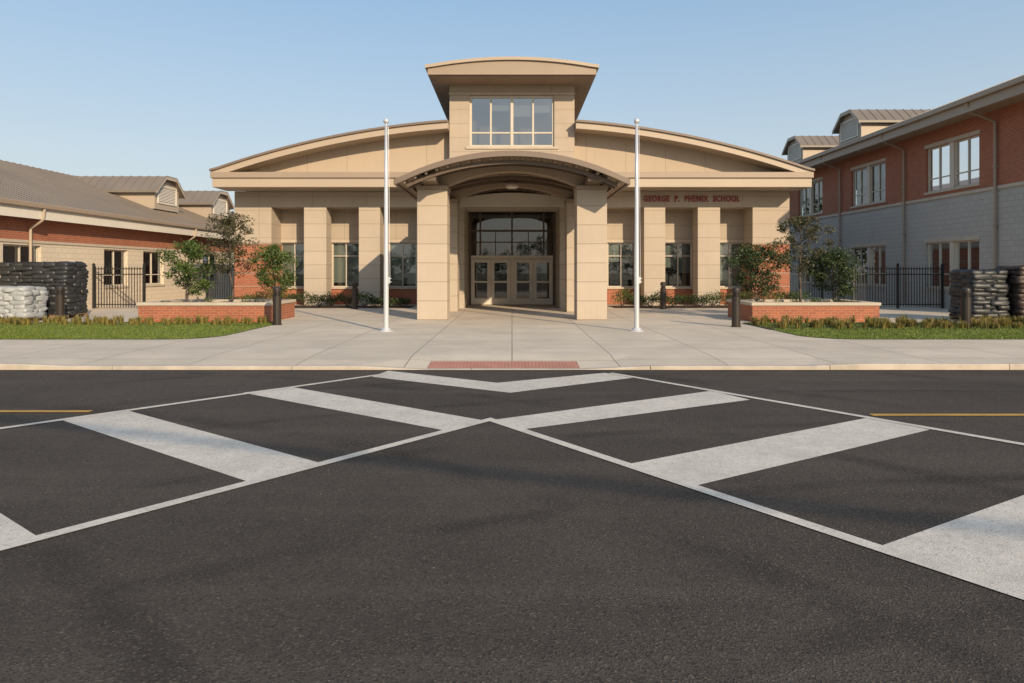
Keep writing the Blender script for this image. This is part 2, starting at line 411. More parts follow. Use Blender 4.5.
def shrub(name, x, y, z0, w, h, mat=LEAF2, n=420, ls=.06):
    r = root(name, (x, y, z0)); t = M(); lv = M()
    for i in range(6):
        a = i*1.05; tip = (x+math.cos(a)*w*.35, y+math.sin(a)*w*.35, z0+h*.75)
        t.cyl((x, y, z0-.03), tip, .012, .005, 5)
        clump(lv, (x+math.cos(a)*w*.28, y+math.sin(a)*w*.28, z0+h*rng.uniform(.4, .7)), h*.4, n//6, ls)
    t.obj('stems', BARK, r); lv.obj('leaves', mat, r, recalc=False)

def lawn(name, sx):
    r = root(name); m = M(); pts = []
    xi, xo, ya, yb = 6.95, 21.0, 15.7, 20.6
    rad = 1.1; pts.append((xo, ya))
    for i in range(9):
        t = i/8*math.pi/2; pts.append((xi+rad-math.sin(t)*rad, ya+rad-math.cos(t)*rad))
    pts += [(xi, yb), (xo, yb)]
    m.quad(*[(sx*p[0], p[1], .012) for p in pts]); m.obj('turf', TURF, r)
    b = M()
    for _ in range(34000):
        X = rng.uniform(xi+.03, 16.8); Y = ya+.03+(yb-ya)*rng.random()**1.25
        dx, dy = xi+rad-X, ya+rad-Y
        if dx > 0 and dy > 0 and dx*dx+dy*dy > rad*rad: continue
        h = rng.uniform(.03, .055)*(.9+.15*math.sin(X*2.1+Y)*math.sin(Y*3.3)); a = rng.uniform(0, 3.14); w = .010
        lx, ly = rng.gauss(0, .02), rng.gauss(0, .02); ca, sa = math.cos(a)*w, math.sin(a)*w
        X *= sx
        b.add([(X-ca, Y-sa, .01), (X+ca, Y+sa, .01), (X+lx, Y+ly, .01+h)], [(0, 1, 2)])
    b.obj('grass_blades', BLADE, r, recalc=False)
lawn('lawn', -1); lawn('lawn', 1)

def ornamental(name, x0, x1, y0, y1, hmin=.22, hmax=.42, dens=7):
    r = root(name); s = M(); s.quad((x0, y0, .016), (x1, y0, .016), (x1, y1, .016), (x0, y1, .016)); s.obj('mulch_bed', SOIL, r)
    b = M(); n = int((x1-x0)*(y1-y0)*dens)
    for _ in range(n):
        cx, cy = rng.uniform(x0+.1, x1-.1), rng.uniform(y0+.1, y1-.1); hh = rng.uniform(hmin, hmax)
        for _ in range(38):
            a = rng.uniform(0, 6.28); o = rng.random()*.06; L = hh*rng.uniform(.6, 1.1); sp = rng.uniform(.1, .6)*L; w = .008
            bx, by = cx+math.cos(a)*o, cy+math.sin(a)*o; px, py = -math.sin(a)*w, math.cos(a)*w
            mx, my = bx+math.cos(a)*sp*.4, by+math.sin(a)*sp*.4; tx, ty = bx+math.cos(a)*sp, by+math.sin(a)*sp
            b.add([(bx-px, by-py, .01), (bx+px, by+py, .01), (mx+px, my+py, .01+L*.65), (mx-px, my-py, .01+L*.65), (tx, ty, .01+L*.95)], [(0, 1, 2, 3), (3, 2, 4)])
    b.obj('blades', ORN, r, recalc=False)
ornamental('ornamental_grass_bed', -16.6, -7.3, 19.5, 20.85, .14, .28, 9)
ornamental('ornamental_grass_bed', 6.9, 16.6, 18.2, 20.5, .16, .32, dens=8)

def planter(x0, x1):
    r = root('brick_planter', ((x0+x1)/2, 22.2, 0)); b = M(); y0, y1 = 21.0, 23.4; t = .3
    b.box(x0, x1, y0, y0+t, 0, .50); b.box(x0, x1, y1-t, y1, 0, .50); b.box(x0, x0+t, y0+t, y1-t, 0, .50); b.box(x1-t, x1, y0+t, y1-t, 0, .50)
    b.obj('brick_walls', BRICK, r)
    c = M(); e = .04; t2 = t+.04
    c.box(x0-e, x1+e, y0-e, y0+t2, .503, .60); c.box(x0-e, x1+e, y1-t2, y1+e, .503, .60)
    c.box(x0-e, x0+t2, y0+t2+.002, y1-t2-.002, .503, .60); c.box(x1-t2, x1+e, y0+t2+.002, y1-t2-.002, .503, .60)
    c.obj('cap_stones', STONE, r, bevel=.012)
    s = M(); s.quad((x0+t, y0+t, .46), (x1-t, y0+t, .46), (x1-t, y1-t, .46), (x0+t, y1-t, .46)); s.obj('soil', SOIL, r)
planter(-11.5, -7.45); planter(7.4, 11.3)
tree('young_tree', -9.2, 22.4, .45, 2.95, .95, .9, LEAF3, 26, 85, .085, cl_r=.26)
tree('leafy_shrub_tree', -10.5, 22.0, .45, 2.0, .85, .25, LEAF1, 26, 130, .09, 3, cl_r=.30)
tree('leafy_shrub_tree', -7.7, 22.2, .45, 1.9, .66, .35, LEAF1, 22, 125, .085, 2, cl_r=.28)
tree('young_tree', 9.5, 22.5, .45, 2.95, .9, .9, LEAF3, 26, 85, .085, cl_r=.25)
tree('leafy_shrub_tree', 7.95, 22.2, .45, 1.9, .8, .3, LEAF2, 24, 130, .09, 2, cl_r=.28)
tree('leafy_shrub_tree', 10.6, 22.4, .45, 1.75, .8, .3, LEAF2, 24, 130, .09, 2, cl_r=.30)
for s in (-1, 1):
    for i in range(6):
        shrub('planter_shrub', s*(7.9+i*.62)+rng.uniform(-.1, .1), 21.6+rng.uniform(0, .3), .45, .4, rng.uniform(.18, .34), LEAF1 if i % 2 else LEAF2, 160, .05)
for s in (-1, 1):
    r = root('planting_bed'); q = M(); q.quad((s*4.3, 28.6, .012), (s*12.6, 28.6, .012), (s*12.6, 30.48, .012), (s*4.3, 30.48, .012)); q.obj('mulch', SOIL, r)
    x = 4.7
    while x < 12.4:
        shrub('foundation_shrub', s*x, 29.3+rng.uniform(-.25, .25), .0, rng.uniform(.7, 1.0), rng.uniform(.45, .9), LEAF2 if rng.random() < .7 else LEAF1, 520, .08)
        x += rng.uniform(.5, .75)
def treemass(name, x0, x1, y, h, n):
    b = M()
    for _ in range(n):
        X = rng.uniform(x0, x1); hh = h*(.72+.2*math.sin(X*.35)+.12*math.sin(X*1.1+1)); Z = hh*math.sqrt(rng.random())
        clump(b, (X, y+rng.uniform(-3, 3), Z), 1.1, 26, .5)
    b.obj(name, LEAF2, None, recalc=False)
treemass('distant_trees', -45, 45, 66, 8.5, 900)
treemass('distant_trees', -70, 70, -60, 7.5, 900)

# ------------------------------------------------------------------ main school building
S = root('school_building', (0, 35, 0))
FY = 30.5; RY = 31.8
def arcf(half, apex, edge):
    sag = apex-edge; Rr = (half*half+sag*sag)/(2*sag); return lambda x: apex-Rr+math.sqrt(Rr*Rr-x*x)
A = arcf(12.74, 8.05, 5.86)
p = M()
for s in (-1, 1):
    for a, b in ((8.3, 9.3), (5.9, 6.85)):
        p.box(min(s*a, s*b), max(s*a, s*b), FY, FY+.85, 0, 4.40)
    a, b = (1.98, 4.1); p.box(min(s*a, s*b), max(s*a, s*b), FY, RY-.003, 0, 4.40)
p.obj('facade_piers', BLOCKC, S, bevel=.015)
p = M()
for s in (-1, 1): p.box(min(s*10.75, s*12.4), max(s*10.75, s*12.4), FY, 45, 2.80, 4.40)
p.box(-12.4, 12.4, FY+.0, RY-.002, 4.403, 5.12)
p.box(-12.4, 12.4, RY, 45, 4.403, 5.5)
p.obj('upper_wall_panels', PREC, S, bevel=.01)
p = M()
for s in (-1, 1): p.box(min(s*10.75, s*12.4), max(s*10.75, s*12.4), FY, 45, 0, 2.797)
p.obj('corner_brickwork', BRICK, S)
p = M()
for s in (-1, 1):
    for z in (.85, 1.45, 2.05): p.box(min(s*10.742, s*12.408), max(s*10.742, s*12.408), FY-.008, 40, z, z+.04)
    p.box(min(s*10.73, s*12.42), max(s*10.73, s*12.42), FY-.03, 40, 2.74, 2.83)
p.obj('stone_bands', FASC, S)
for s in (-1, 1):
    mp = FR(RY)
    ops = []
    for c, w in ((10.15, 1.3), (7.75, 1.3), (5.1, 1.3)):
        ops.append((s*c-w/2, s*c+w/2, .80, 2.88))
    u0, u1 = min(s*4.1, s*10.75), max(s*4.1, s*10.75)
    m = M(); wall(m, mp, u0, u1, .78, 4.403, ops, .2); m.obj('recessed_wall', PREC, S)
    m = M(); wall(m, mp, u0, u1, 0, .78); m.obj('recessed_brick_base', BRICK, S)
    m = M()
    for o in ops: m.box(o[0]-.06, o[1]+.06, RY-.06, RY+.1, .72, .80); m.box(o[0]-.04, o[1]+.04, RY-.03, RY+.09, 2.88, 3.0)
    m.obj('window_sills', STONE, S)
    for i, o in enumerate(ops): window(S, mp, o, [.5], [.70], blind=(.98 if s < 0 else .6) if i else .8, fw=.055)
c = M()
for s in (-1, 1): c.box(min(s*2.72, s*12.74), max(s*2.72, s*12.74), 29.0, FY-.0, 5.123, 5.50)
c.obj('eave_box', CFASC, S, bevel=.015)
c = M()
for s in (-1, 1): c.box(min(s*2.72, s*12.80), max(s*2.72, s*12.80), 28.92, 30.6, 5.503, 5.76)
c.obj('eave_gutter', FASC, S, bevel=.03)
for s in (-1, 1):
    x0, x1 = (2.72, 12.2)
    t = M(); t.slab(lambda x: A(x)-.2, lambda x: 5.7, *(sorted((s*x0, s*x1))), 30.0, 30.3, 24); t.obj('tympanum', TYMP, S)
    a, b = sorted((s*2.72, s*12.74))
    t = M(); t.slab(lambda x: A(x)-.075, lambda x: max(A(x)-.34, 5.5 if abs(x) > 12.6 else 0), a, b, 28.97, 45, 30); t.obj('arched_fascia', CFASC, S)
    a, b = sorted((s*2.71, s*12.82))
    t = M(); t.slab(lambda x: A(min(12.73, abs(x)))+.02, lambda x: A(min(12.73, abs(x)))-.073, a, b, 28.88, 45.2, 30); t.obj('arched_roof', DFASC, S)
m = M(); m.box(-2.715, 2.715, FY-.02, FY+.3, 4.42, 6.0); m.obj('centre_wall', PREC, S)
# tower
TY = 29.5; TH = 2.7
mp = FR(TY); op = (-1.83, 1.83, 6.93, 9.15)
m = M(); wall(m, mp, -TH, TH, 5.0, 9.75, [op], .22)
m.quad((-TH, TY, 5), (-TH, 37, 5), (-TH, 37, 9.75), (-TH, TY, 9.75)); m.quad((TH, TY, 5), (TH, 37, 5), (TH, 37, 9.75), (TH, TY, 9.75)); m.quad((-TH, 37, 5), (TH, 37, 5), (TH, 37, 9.75), (-TH, 37, 9.75))
m.quad((-TH, TY, 5), (TH, TY, 5), (TH, FY, 5), (-TH, FY, 5))
m.obj('tower_walls', PREC, S)
m = M(); m.box(-2.0, 2.0, TY-.05, TY+.1, 6.83, 6.93); m.box(-TH-.03, TH+.03, TY-.04, TY, 9.18, 9.26); m.obj('tower_sill', STONE, S)
window(S, mp, op, [.25, .5, .75], [.28], fmat=FRAME, gmat=TGLASS, blind=.35, fw=.09, back=1.2, bmat=INTER)
m = M(); m.box(-.06, .06, TY+.085, TY+.2, 6.93, 9.15); m.obj('tower_centre_mullion', FRAME, S)
TR = arcf(3.48, 10.30, 9.97)
m = M(); m.slab(lambda x: TR(x)-.10, lambda x: 9.62, -3.46, 3.46, 28.0, 38.5, 20); m.obj('tower_roof_fascia', FASC, S)
m = M(); m.slab(lambda x: TR(min(3.48, abs(x)))+.03, lambda x: TR(min(3.48, abs(x)))-.097, -3.56, 3.56, 27.9, 38.6, 20); m.obj('tower_roof', CFASC, S)
m = M(); m.box(-3.3, 3.3, 28.15, 38.3, 9.58, 9.617); m.obj('tower_soffit', SOFF, S)
m = M()
for x in (-2.6, 0, 2.6): m.cyl((x, 32, 10.1), (x, 32, 10.75), .012, .006, 5)
m.obj('lightning_rods', BLK, S)
cu = bpy.data.curves.new('school_name_letters', 'FONT'); cu.body = 'GEORGE  P.  PHENIX  SCHOOL'; cu.size = .37; cu.extrude = .02; cu.offset = .011; cu.space_character = 1.2
to = bpy.data.objects.new('school_name_letters', cu); sc.collection.objects.link(to); to.data.materials.append(RED)
bpy.context.view_layer.update(); wdt = to.dimensions.x
to.scale = (4.3/wdt, 1, 1); to.rotation_euler = (R(90), 0, 0); to.location = (5.87, FY-.03, 4.66)
to.parent = S; to.matrix_parent_inverse = Matrix.Translation(-S.location)

# entrance: curtain wall + doors
EY = 31.2; mp = FR(EY)
m = M(); m.quad((-6, 37, 0), (6, 37, 0), (6, 37, 5), (-6, 37, 5)); m.quad((-6, 31.9, 0), (-6, 37, 0), (-6, 37, 5), (-6, 31.9, 5)); m.quad((6, 31.9, 0), (6, 37, 0), (6, 37, 5), (6, 31.9, 5)); m.obj('lobby_walls', INTER, S)
m = M(); m.quad((-6, 31.3, .006), (6, 31.3, .006), (6, 37, .006), (-6, 37, .006)); m.obj('lobby_floor', INTER, S)
m = M(); m.box(-3.5, -1.2, 36.8, 36.99, .9, 2.4); m.box(.6, 1.6, 36.9, 36.99, 0, 2.1); m.box(2.3, 3.2, 36.9, 36.99, 0, 2.1); m.box(-2.8, -.9, 35.2, 35.9, 0, 1.05); m.obj('lobby_fittings', STEEL, S)
f = M(); b0, b1, zt = -1.93, 1.93, 4.38
f.box(b0-.04, b0+.06, 0, .12, 0, zt, mp); f.box(b1-.06, b1+.04, 0, .12, 0, zt, mp)
for z in (4.28, 3.35): f.box(b0+.06, b1-.06, .004, .116, z, z+.09, mp)
f.obj('curtain_wall_jambs', STEEL, S)
f = M(); f.box(b0+.06, b1-.06, .0, .13, 2.12, 2.26, mp)
f.obj('door_head', WFRAME, S)
f = M()
for u in (-1.45, 0, 1.45): f.box(u-.04, u+.04, .008, .112, 2.262, 4.28, mp)
for u in (-.75, .75): f.box(u-.02, u+.02, .012, .11, 2.262, 3.35, mp)
f.box(b0+.06, b1-.06, .016, .108, 2.85, 2.90, mp)
f.obj('curtain_wall_mullions', STEEL, S)
g = M(); g.quad(mp(b0, .06, 2.2), mp(b1, .06, 2.2), mp(b1, .06, 4.3), mp(b0, .06, 4.3)); g.obj('curtain_wall_glass', DGLASS, S)
f = M(); gl = M(); hd = M()
dw = (b1-b0-.12-.12)/4
for i in range(4):
    x0 = b0+.06+i*dw+(.12 if i > 1 else 0); x1 = x0+dw-.008; st = .16
    f.box(x0, x0+st, .03, .08, .02, 2.10, mp); f.box(x1-st, x1, .03, .08, .02, 2.10, mp)
    f.box(x0+st, x1-st, .03, .08, .02, .30, mp); f.box(x0+st, x1-st, .03, .08, 1.94, 2.10, mp); f.box(x0+st, x1-st, .034, .076, 1.02, 1.10, mp)
    gl.quad(mp(x0+st, .055, .3), mp(x1-st, .055, .3), mp(x1-st, .055, 1.94), mp(x0+st, .055, 1.94))
    hx = x1-st/2 if i % 2 == 0 else x0+st/2
    hd.cyl(mp(hx, -.03, .9), mp(hx, -.03, 1.3), .015, n=8); hd.cyl(mp(hx, -.03, .95), mp(hx, .03, .95), .01, n=6); hd.cyl(mp(hx, -.03, 1.25), mp(hx, .03, 1.25), .01, n=6)
f.box(-.056, .056, .01, .11, 0, 2.118, mp)
f.obj('door_leaves', WFRAME, S, bevel=.006); gl.obj('door_glass', m_glass('door_glass', (.25, .25, .24), .06), S); hd.obj('door_pulls', POLEM, S)
m = M()
for s in (-1, 1): m.box(*sorted((s*1.98, s*2.5)), 28.3, FY-.003, 0, 4.2)
m.obj('vestibule_walls', BLOCKC, S, bevel=.01)
H = arcf(2.5, 4.78, 4.45)
m = M(); m.slab(H, lambda x: 4.203, -2.5, 2.5, 28.1, FY-.025, 16); m.obj('vestibule_header', WFRAME, S)
m = M(); m.quad((-2.0, 28.3, 4.19), (2.0, 28.3, 4.19), (2.0, 31.2, 4.30), (-2.0, 31.2, 4.30)); m.obj('vestibule_ceiling', WFRAME, S)

# entrance canopy
C = root('entrance_canopy', (0, 25, 0))
D = arcf(3.45, 5.14, 4.30)
m = M(); m.slab(D, lambda x: D(x)-.07, -3.45, 3.45, 20.5, 29.46, 30); m.obj('barrel_deck', SOFF, C)
m = M(); m.slab(lambda x: D(min(3.45, abs(x)))+.035, lambda x: D(min(3.45, abs(x)))-.13, -3.5, 3.5, 20.40, 20.496, 30); m.obj('front_fascia', DFASC, C)
m = M()
for s in (-1, 1): m.box(*sorted((s*3.452, s*3.54)), 20.41, 29.4, 4.16, 4.33)
m.obj('edge_gutter', DFASC, C)
m = M(); k = 21
for i in range(k):
    x = -3.25+6.5*i/(k-1); z = D(x)-.072
    m.box(x-.035, x+.035, 20.55, 29.4, z-.11, z)
m.obj('purlins', FASC, C)
m = M()
for y in (20.75, 21.2, 23.0, 24.2, 25.3, 27.6):
    m.slab(lambda x: D(x)-.19, lambda x: D(x)-.31, -3.2, 3.2, y, y+.08, 24)
m.obj('curved_ribs', STEEL, C)
U = arcf(2.1, 4.80, 4.32)
m = M()
for y in (22.1, 26.15):
    m.slab(lambda x: D(x)-.185, lambda x: U(x) if abs(x) < 2.1 else 4.32, -3.05, 3.05, y, y+.5, 40)
m.obj('arched_beams', FASC, C)
m = M()
for s in (-1, 1): m.box(*sorted((s*2.32, s*2.8)), 20.8, 29.4, 4.322, 4.50)
m.obj('side_beams', STEEL, C)
col = M(); cap = M()
for s in (-1, 1):
    for y in (21.9, 26.0):
        col.box(*sorted((s*2.08, s*3.05)), y, y+.95, .0, 4.18)
        cap.box(*sorted((s*2.055, s*3.075)), y-.025, y+.975, 4.183, 4.318)
col.obj('columns', BLOCKC, C, bevel=.02); cap.obj('column_caps', FASC, C, bevel=.012)
m = M(); m.lathe((0, 24.9, 4.62), [(0.02, .2), (.02, .1), (.22, .08), (.24, .0), (.16, -.05), (.03, -.06)], 16); m.obj('pendant_light', WFRAME, C)

# ------------------------------------------------------------------ wings
def roofslope(m, ribs, xe, ze, xr, zr, y0, y1, sp=.45):
    t = .08
    m.add([(xe, y0, ze), (xe, y1, ze), (xr, y1, zr), (xr, y0, zr), (xe, y0, ze-t), (xe, y1, ze-t), (xr, y1, zr-t), (xr, y0, zr-t)],
          [(0, 1, 2, 3), (7, 6, 5, 4), (0, 4, 5, 1), (2, 6, 7, 3), (1, 5, 6, 2), (0, 3, 7, 4)])
    y = y0+.1; h = .03; w = .012
    while y < y1:
        ribs.add([(xe, y-w, ze+.001), (xe, y+w, ze+.001), (xr, y+w, zr+.001), (xr, y-w, zr+.001), (xe, y-w, ze+h), (xe, y+w, ze+h), (xr, y+w, zr+h), (xr, y-w, zr+h)],
                 [(4, 5, 6, 7), (0, 1, 5, 4), (2, 3, 7, 6), (1, 2, 6, 5), (3, 0, 4, 7)])
        y += sp
def dormer(par, xf, yc, w, zb, ze, zr, xb, s):
    y0, y1 = yc-w/2, yc+w/2
    m = M()
    m.quad((xf, y0, zb), (xf, y1, zb), (xf, y1, ze), (xf, yc+w*.2, zr-.06), (xf, yc-w*.2, zr-.06), (xf, y0, ze))
    for y in (y0, y1): m.quad((xf, y, zb), (xb, y, zb), (xb, y, ze), (xf, y, ze))
    m.obj('dormer_walls', CFASC, par)
    o = .3; xo = xf-s*.25; t = .12
    prof = [(y0-o, ze-.2), (yc-w*.22, zr), (yc+w*.22, zr), (y1+o, ze-.2)]
    r = M()
    for (ya, za), (yb, zb2) in zip(prof, prof[1:]):
        r.add([(xo, ya, za), (xo, yb, zb2), (xb, yb, zb2), (xb, ya, za), (xo, ya, za-t), (xo, yb, zb2-t), (xb, yb, zb2-t), (xb, ya, za-t)],
              [(0, 1, 2, 3), (7, 6, 5, 4), (0, 4, 5, 1), (2, 6, 7, 3), (1, 5, 6, 2), (0, 3, 7, 4)])
    r.obj('dormer_roof', ROOF, par)
    rr = M(); n = int(abs(xb-xo)/.45)
    for i in range(n):
        x = xo+(xb-xo)*i/n
        for (ya, za), (yb, zb2) in zip(prof, prof[1:]):
            rr.add([(x, ya, za), (x+.03, ya, za), (x+.03, yb, zb2), (x, yb, zb2), (x, ya, za+.03), (x+.03, ya, za+.03), (x+.03, yb, zb2+.03), (x, yb, zb2+.03)],
                   [(4, 5, 6, 7), (0, 1, 5, 4), (2, 3, 7, 6), (1, 2, 6, 5), (3, 0, 4, 7)])
    rr.obj('dormer_seams', ROOF, par)
    bt = M(); xa, xc = sorted((xo-s*.02, xo-s*.001))
    for (ya, za), (yb, zb2) in zip(prof, prof[1:]):
        bt.add([(xa, ya, za+.02), (xa, yb, zb2+.02), (xc, yb, zb2+.02), (xc, ya, za+.02), (xa, ya, za-.18), (xa, yb, zb2-.18), (xc, yb, zb2-.18), (xc, ya, za-.18)],
               [(0, 1, 2, 3), (7, 6, 5, 4), (0, 4, 5, 1), (2, 6, 7, 3), (1, 5, 6, 2), (0, 3, 7, 4)])
    bt.obj('dormer_barge_trim', CFASC, par)
    q = M(); a, b = yc-w*.36, yc+w*.36; z0, z1 = zb+.40, ze+.08
    xs0, xs1 = sorted((xf-s*.05, xf-s*.003))
    q.box(xs0, xs1, a-.08, a, z0-.08, z1+.08); q.box(xs0, xs1, b, b+.08, z0-.08, z1+.08); q.box(xs0, xs1, a, b, z1, z1+.08); q.box(xs0, xs1, a, b, z0-.08, z0)
    z = z0+.06; xs2 = xf-s*.03
    while z < z1-.03:
        q.quad((xf-s*.01, a, z+.05), (xf-s*.01, b, z+.05), (xs2, b, z), (xs2, a, z)); z += .08
    q.obj('dormer_louver', WFRAME, par)

# right two-storey wing
W = root('two_storey_wing', (22, 36, 0)); mp = WR(18.0); Y0, Y1 = 22.6, 52
ups = [(26.3, 29.7), (32.9, 36.2), (39.6, 42.9), (46, 49)]
hi = [(a, b, 4.95, 6.85) for a, b in ups]; lo = [(a, b, .85, 2.78) for a, b in ups]
m = M(); wall(m, mp, Y0, Y1, 4.72, 7.55, hi, .2); m.obj('upper_brick_wall', BRICK, W)
m = M(); wall(m, mp, Y0, Y1, 0, 4.6, lo, .2); m.quad((18, Y0, 0), (30, Y0, 0), (30, Y0, 4.6), (18, Y0, 4.6)); m.obj('lower_block_wall', CMU, W)
m = M(); m.quad((18, Y0, 4.72), (30, Y0, 4.72), (30, Y0, 8.0), (24, Y0, 10.6), (18, Y0, 8.0)); m.obj('gable_brick', BRICK, W)
m = M(); m.box(17.95, 18.1, Y0-.02, Y1, 4.6, 4.72)
for o in hi+lo: m.box(o[0]-.06, o[1]+.06, -.05, .1, o[2]-.09, o[2]-.001, mp); m.box(o[0]-.06, o[1]+.06, -.02, .09, o[3]+.001, o[3]+.16, mp)
m.obj('stone_string_course', STONE, W)
for o in hi+lo:
    a, b, c, d = o; mid = (a+b)/2
    pr = M(); pr.box(mid-.13, mid+.13, .03, .2, c, d, mp); pr.obj('window_pier', FRAME, W)
    for oo in ((a, mid-.13, c, d), (mid+.13, b, c, d)):
        window(W, mp, oo, [.5], [.30], blind=.6, fw=.06, fmat=FRAME)
m = M(); m.box(17.0, 18.0, Y0-.6, Y1, 7.55, 7.60); m.obj('soffit', SOFF, W)
m = M(); m.box(16.9, 17.0, Y0-.6, Y1, 7.46, 7.90); m.obj('fascia', FASC, W)
m = M(); m.box(16.76, 16.897, Y0-.6, Y1, 7.80, 8.0); m.obj('gutter', FASC, W, bevel=.03)
m = M(); rb = M(); roofslope(m, rb, 16.95, 8.02, 24, 10.75, Y0-.6, Y1); roofslope(m, rb, 31.05, 8.02, 24, 10.75, Y0-.6, Y1); m.obj('roof', ROOF, W); rb.obj('roof_seams', ROOF, W)
for y in (25.3, 31.2, 37.3, 44.6):
    m = M(); m.cyl((16.85, y, 7.8), (17.0, y, 7.45), .05, n=8); m.cyl((17.0, y, 7.45), (17.9, y, 7.1), .05, n=8); m.cyl((17.9, y, 7.1), (17.9, y, .1), .05, n=8)
    for z in (1, 3.2, 5.4): m.box(17.84, 17.999, y-.07, y+.07, z, z+.04)
    m.obj('downspout', FASC, W, smooth=False)
for yc in (38.2, 45.6): dormer(W, 18.9, yc, 2.5, 8.6, 9.85, 10.45, 24, 1)

# left one-storey wing
XW = -17.45
L = root('one_storey_wing', (-22, 36, 0)); mp = WL(XW); Y0, Y1 = 18.5, 56
wl = [(29.2, 31.0), (32.3, 34.2), (23.4, 25.3), (38.5, 40.7), (43.5, 45.7)]
lo = [(a, b, .9, 2.5) for a, b in wl]
m = M(); wall(m, mp, Y0, Y1, 0, 2.58, lo, .2); m.quad((XW, Y0, 0), (-30, Y0, 0), (-30, Y0, 2.58), (XW, Y0, 2.58)); m.obj('lower_block_wall', CMUL, L)
m = M(); wall(m, mp, Y0, Y1, 2.68, 3.52); m.quad((XW, Y0, 2.68), (-30, Y0, 2.68), (-30, Y0, 4), (-24, Y0, 6.6), (XW, Y0, 4)); m.obj('upper_brick_wall', BRICK, L)
m = M(); m.box(XW-.1, XW+.04, Y0-.02, Y1, 2.58, 2.68)
for o in lo: m.box(o[0]-.06, o[1]+.06, -.05, .1, o[2]-.09, o[2]-.001, mp)
m.obj('stone_string_course', STONE, L)
for o in lo: window(L, mp, o, [.5], [.3], blind=.6, fmat=FRAME, fw=.06)
m = M(); m.box(XW, -17.0, Y0-.6, Y1, 3.50, 3.54); m.obj('soffit', CFASC, L)
m = M(); m.box(-17.0, -16.92, Y0-.6, Y1, 3.42, 3.86); m.obj('fascia', WFRAME, L)
m = M(); m.box(-16.917, -16.79, Y0-.6, Y1, 3.80, 3.99); m.obj('gutter', FASC, L, bevel=.03)
m = M(); rb = M(); roofslope(m, rb, -16.95, 4.0, -24, 6.76, Y0-.6, Y1); roofslope(m, rb, -31.05, 4.0, -24, 6.76, Y0-.6, Y1); m.obj('roof', ROOF, L); rb.obj('roof_seams', ROOF, L)
for y in (24.6, 36.4):
    m = M(); m.cyl((-16.85, y, 3.8), (-16.9, y, 3.4), .05, n=8); m.cyl((-16.9, y, 3.4), (XW+.1, y, 3.1), .05, n=8); m.cyl((XW+.1, y, 3.1), (XW+.1, y, .1), .05, n=8); m.obj('downspout', CFASC, L)
for yc in (37.4, 44.2): dormer(L, -18.9, yc, 2.6, 4.85, 6.0, 6.66, -24, -1)

# ------------------------------------------------------------------ street furniture
def flagpole(x, y):
    r = root('flagpole', (x, y, 0)); m = M()
    m.lathe((x, y, 0), [(.068, 0), (.066, 1.5), (.05, 4), (.035, 5.40)], 16); m.obj('shaft', POLEM, r, smooth=True)
    m = M(); m.lathe((x, y, 0), [(.19, 0), (.19, .015), (.13, .035), (.10, .08), (.072, .09)], 20); m.obj('base_collar', POLEM, r)
    m = M()
    m.lathe((x, y, 5.38), [(.03, 0), (.03, .05), (.02, .055)]+[(.075*math.sin(math.pi*i/8)+.002, .125-.075*math.cos(math.pi*i/8)) for i in range(1, 9)], 14); m.obj('truck_and_ball', POLEM, r, smooth=True)
    m = M(); m.box(x+.065, x+.10, y-.02, y+.02, 1.25, 1.42); m.box(x+.08, x+.14, y-.012, y+.012, 1.28, 1.30); m.box(x+.08, x+.14, y-.012, y+.012, 1.37, 1.39)
    m.cyl((x+.10, y, 1.33), (x+.06, y, 5.35), .006, n=5); m.obj('cleat_and_halyard', POLEM, r)
flagpole(-3.30, 17.9); flagpole(3.27, 17.9)
def bollard(x, y, h=1.12, rad=.12):
    r = root('bollard_light', (x, y, 0)); m = M()
    m.lathe((x, y, 0), [(rad*1.15, 0), (rad*1.15, .03), (rad, .04), (rad, h*.76)], 18); m.obj('shaft', BRNZ, r, smooth=False)
    m = M(); m.lathe((x, y, 0), [(rad*.7, h*.76), (rad*.7, h*.86)], 14)
    for i in range(3): m.lathe((x, y, 0), [(rad*.97, h*(.775+.03*i)), (rad*.97, h*(.785+.03*i))], 18)
    m.obj('louvres', BRNZ, r)
    m = M(); m.lathe((x, y, 0), [(rad, h*.865), (rad, h*.93), (rad*.85, h*.97), (rad*.5, h*.995), (.01, h)], 18); m.obj('cap', BRNZ, r, smooth=False)
for x, y in ((-6.85, 19.9), (6.3, 19.2), (-13.9, 21.0), (12.5, 18.8), (-6.45, 28.0), (6.2, 28.0)): bollard(x, y)

def fence(x0, x1, y, h=1.75):
    r = root('metal_picket_fence', ((x0+x1)/2, y, 0)); m = M()
    for z in (.15, h-.35, h-.12): m.box(x0, x1, y-.02, y+.02, z, z+.04)
    m.obj('rails', BLK, r); m = M(); x = x0+.1
    while x < x1: m.box(x-.012, x+.012, y-.037, y-.0205, .06, h); x += .115
    m.obj('pickets', BLK, r); m = M()
    n = max(1, round((x1-x0)/2.2))
    for i in range(n+1):
        x = x0+(x1-x0)*i/n; m.box(x-.04, x+.04, y-.04, y+.045, 0, h+.08); m.add([(x-.05, y-.05, h+.08), (x+.05, y-.05, h+.08), (x+.05, y+.055, h+.08), (x-.05, y+.055, h+.08), (x, y, h+.15)], [(0, 1, 4), (1, 2, 4), (2, 3, 4), (3, 0, 4)])
    m.obj('posts', BLK, r)
fence(-17.4, -15.3, 28.4); fence(-15.2, -12.5, 34.0, 1.9); fence(14.2, 17.9, 28.4); fence(12.5, 14.0, 30.8)

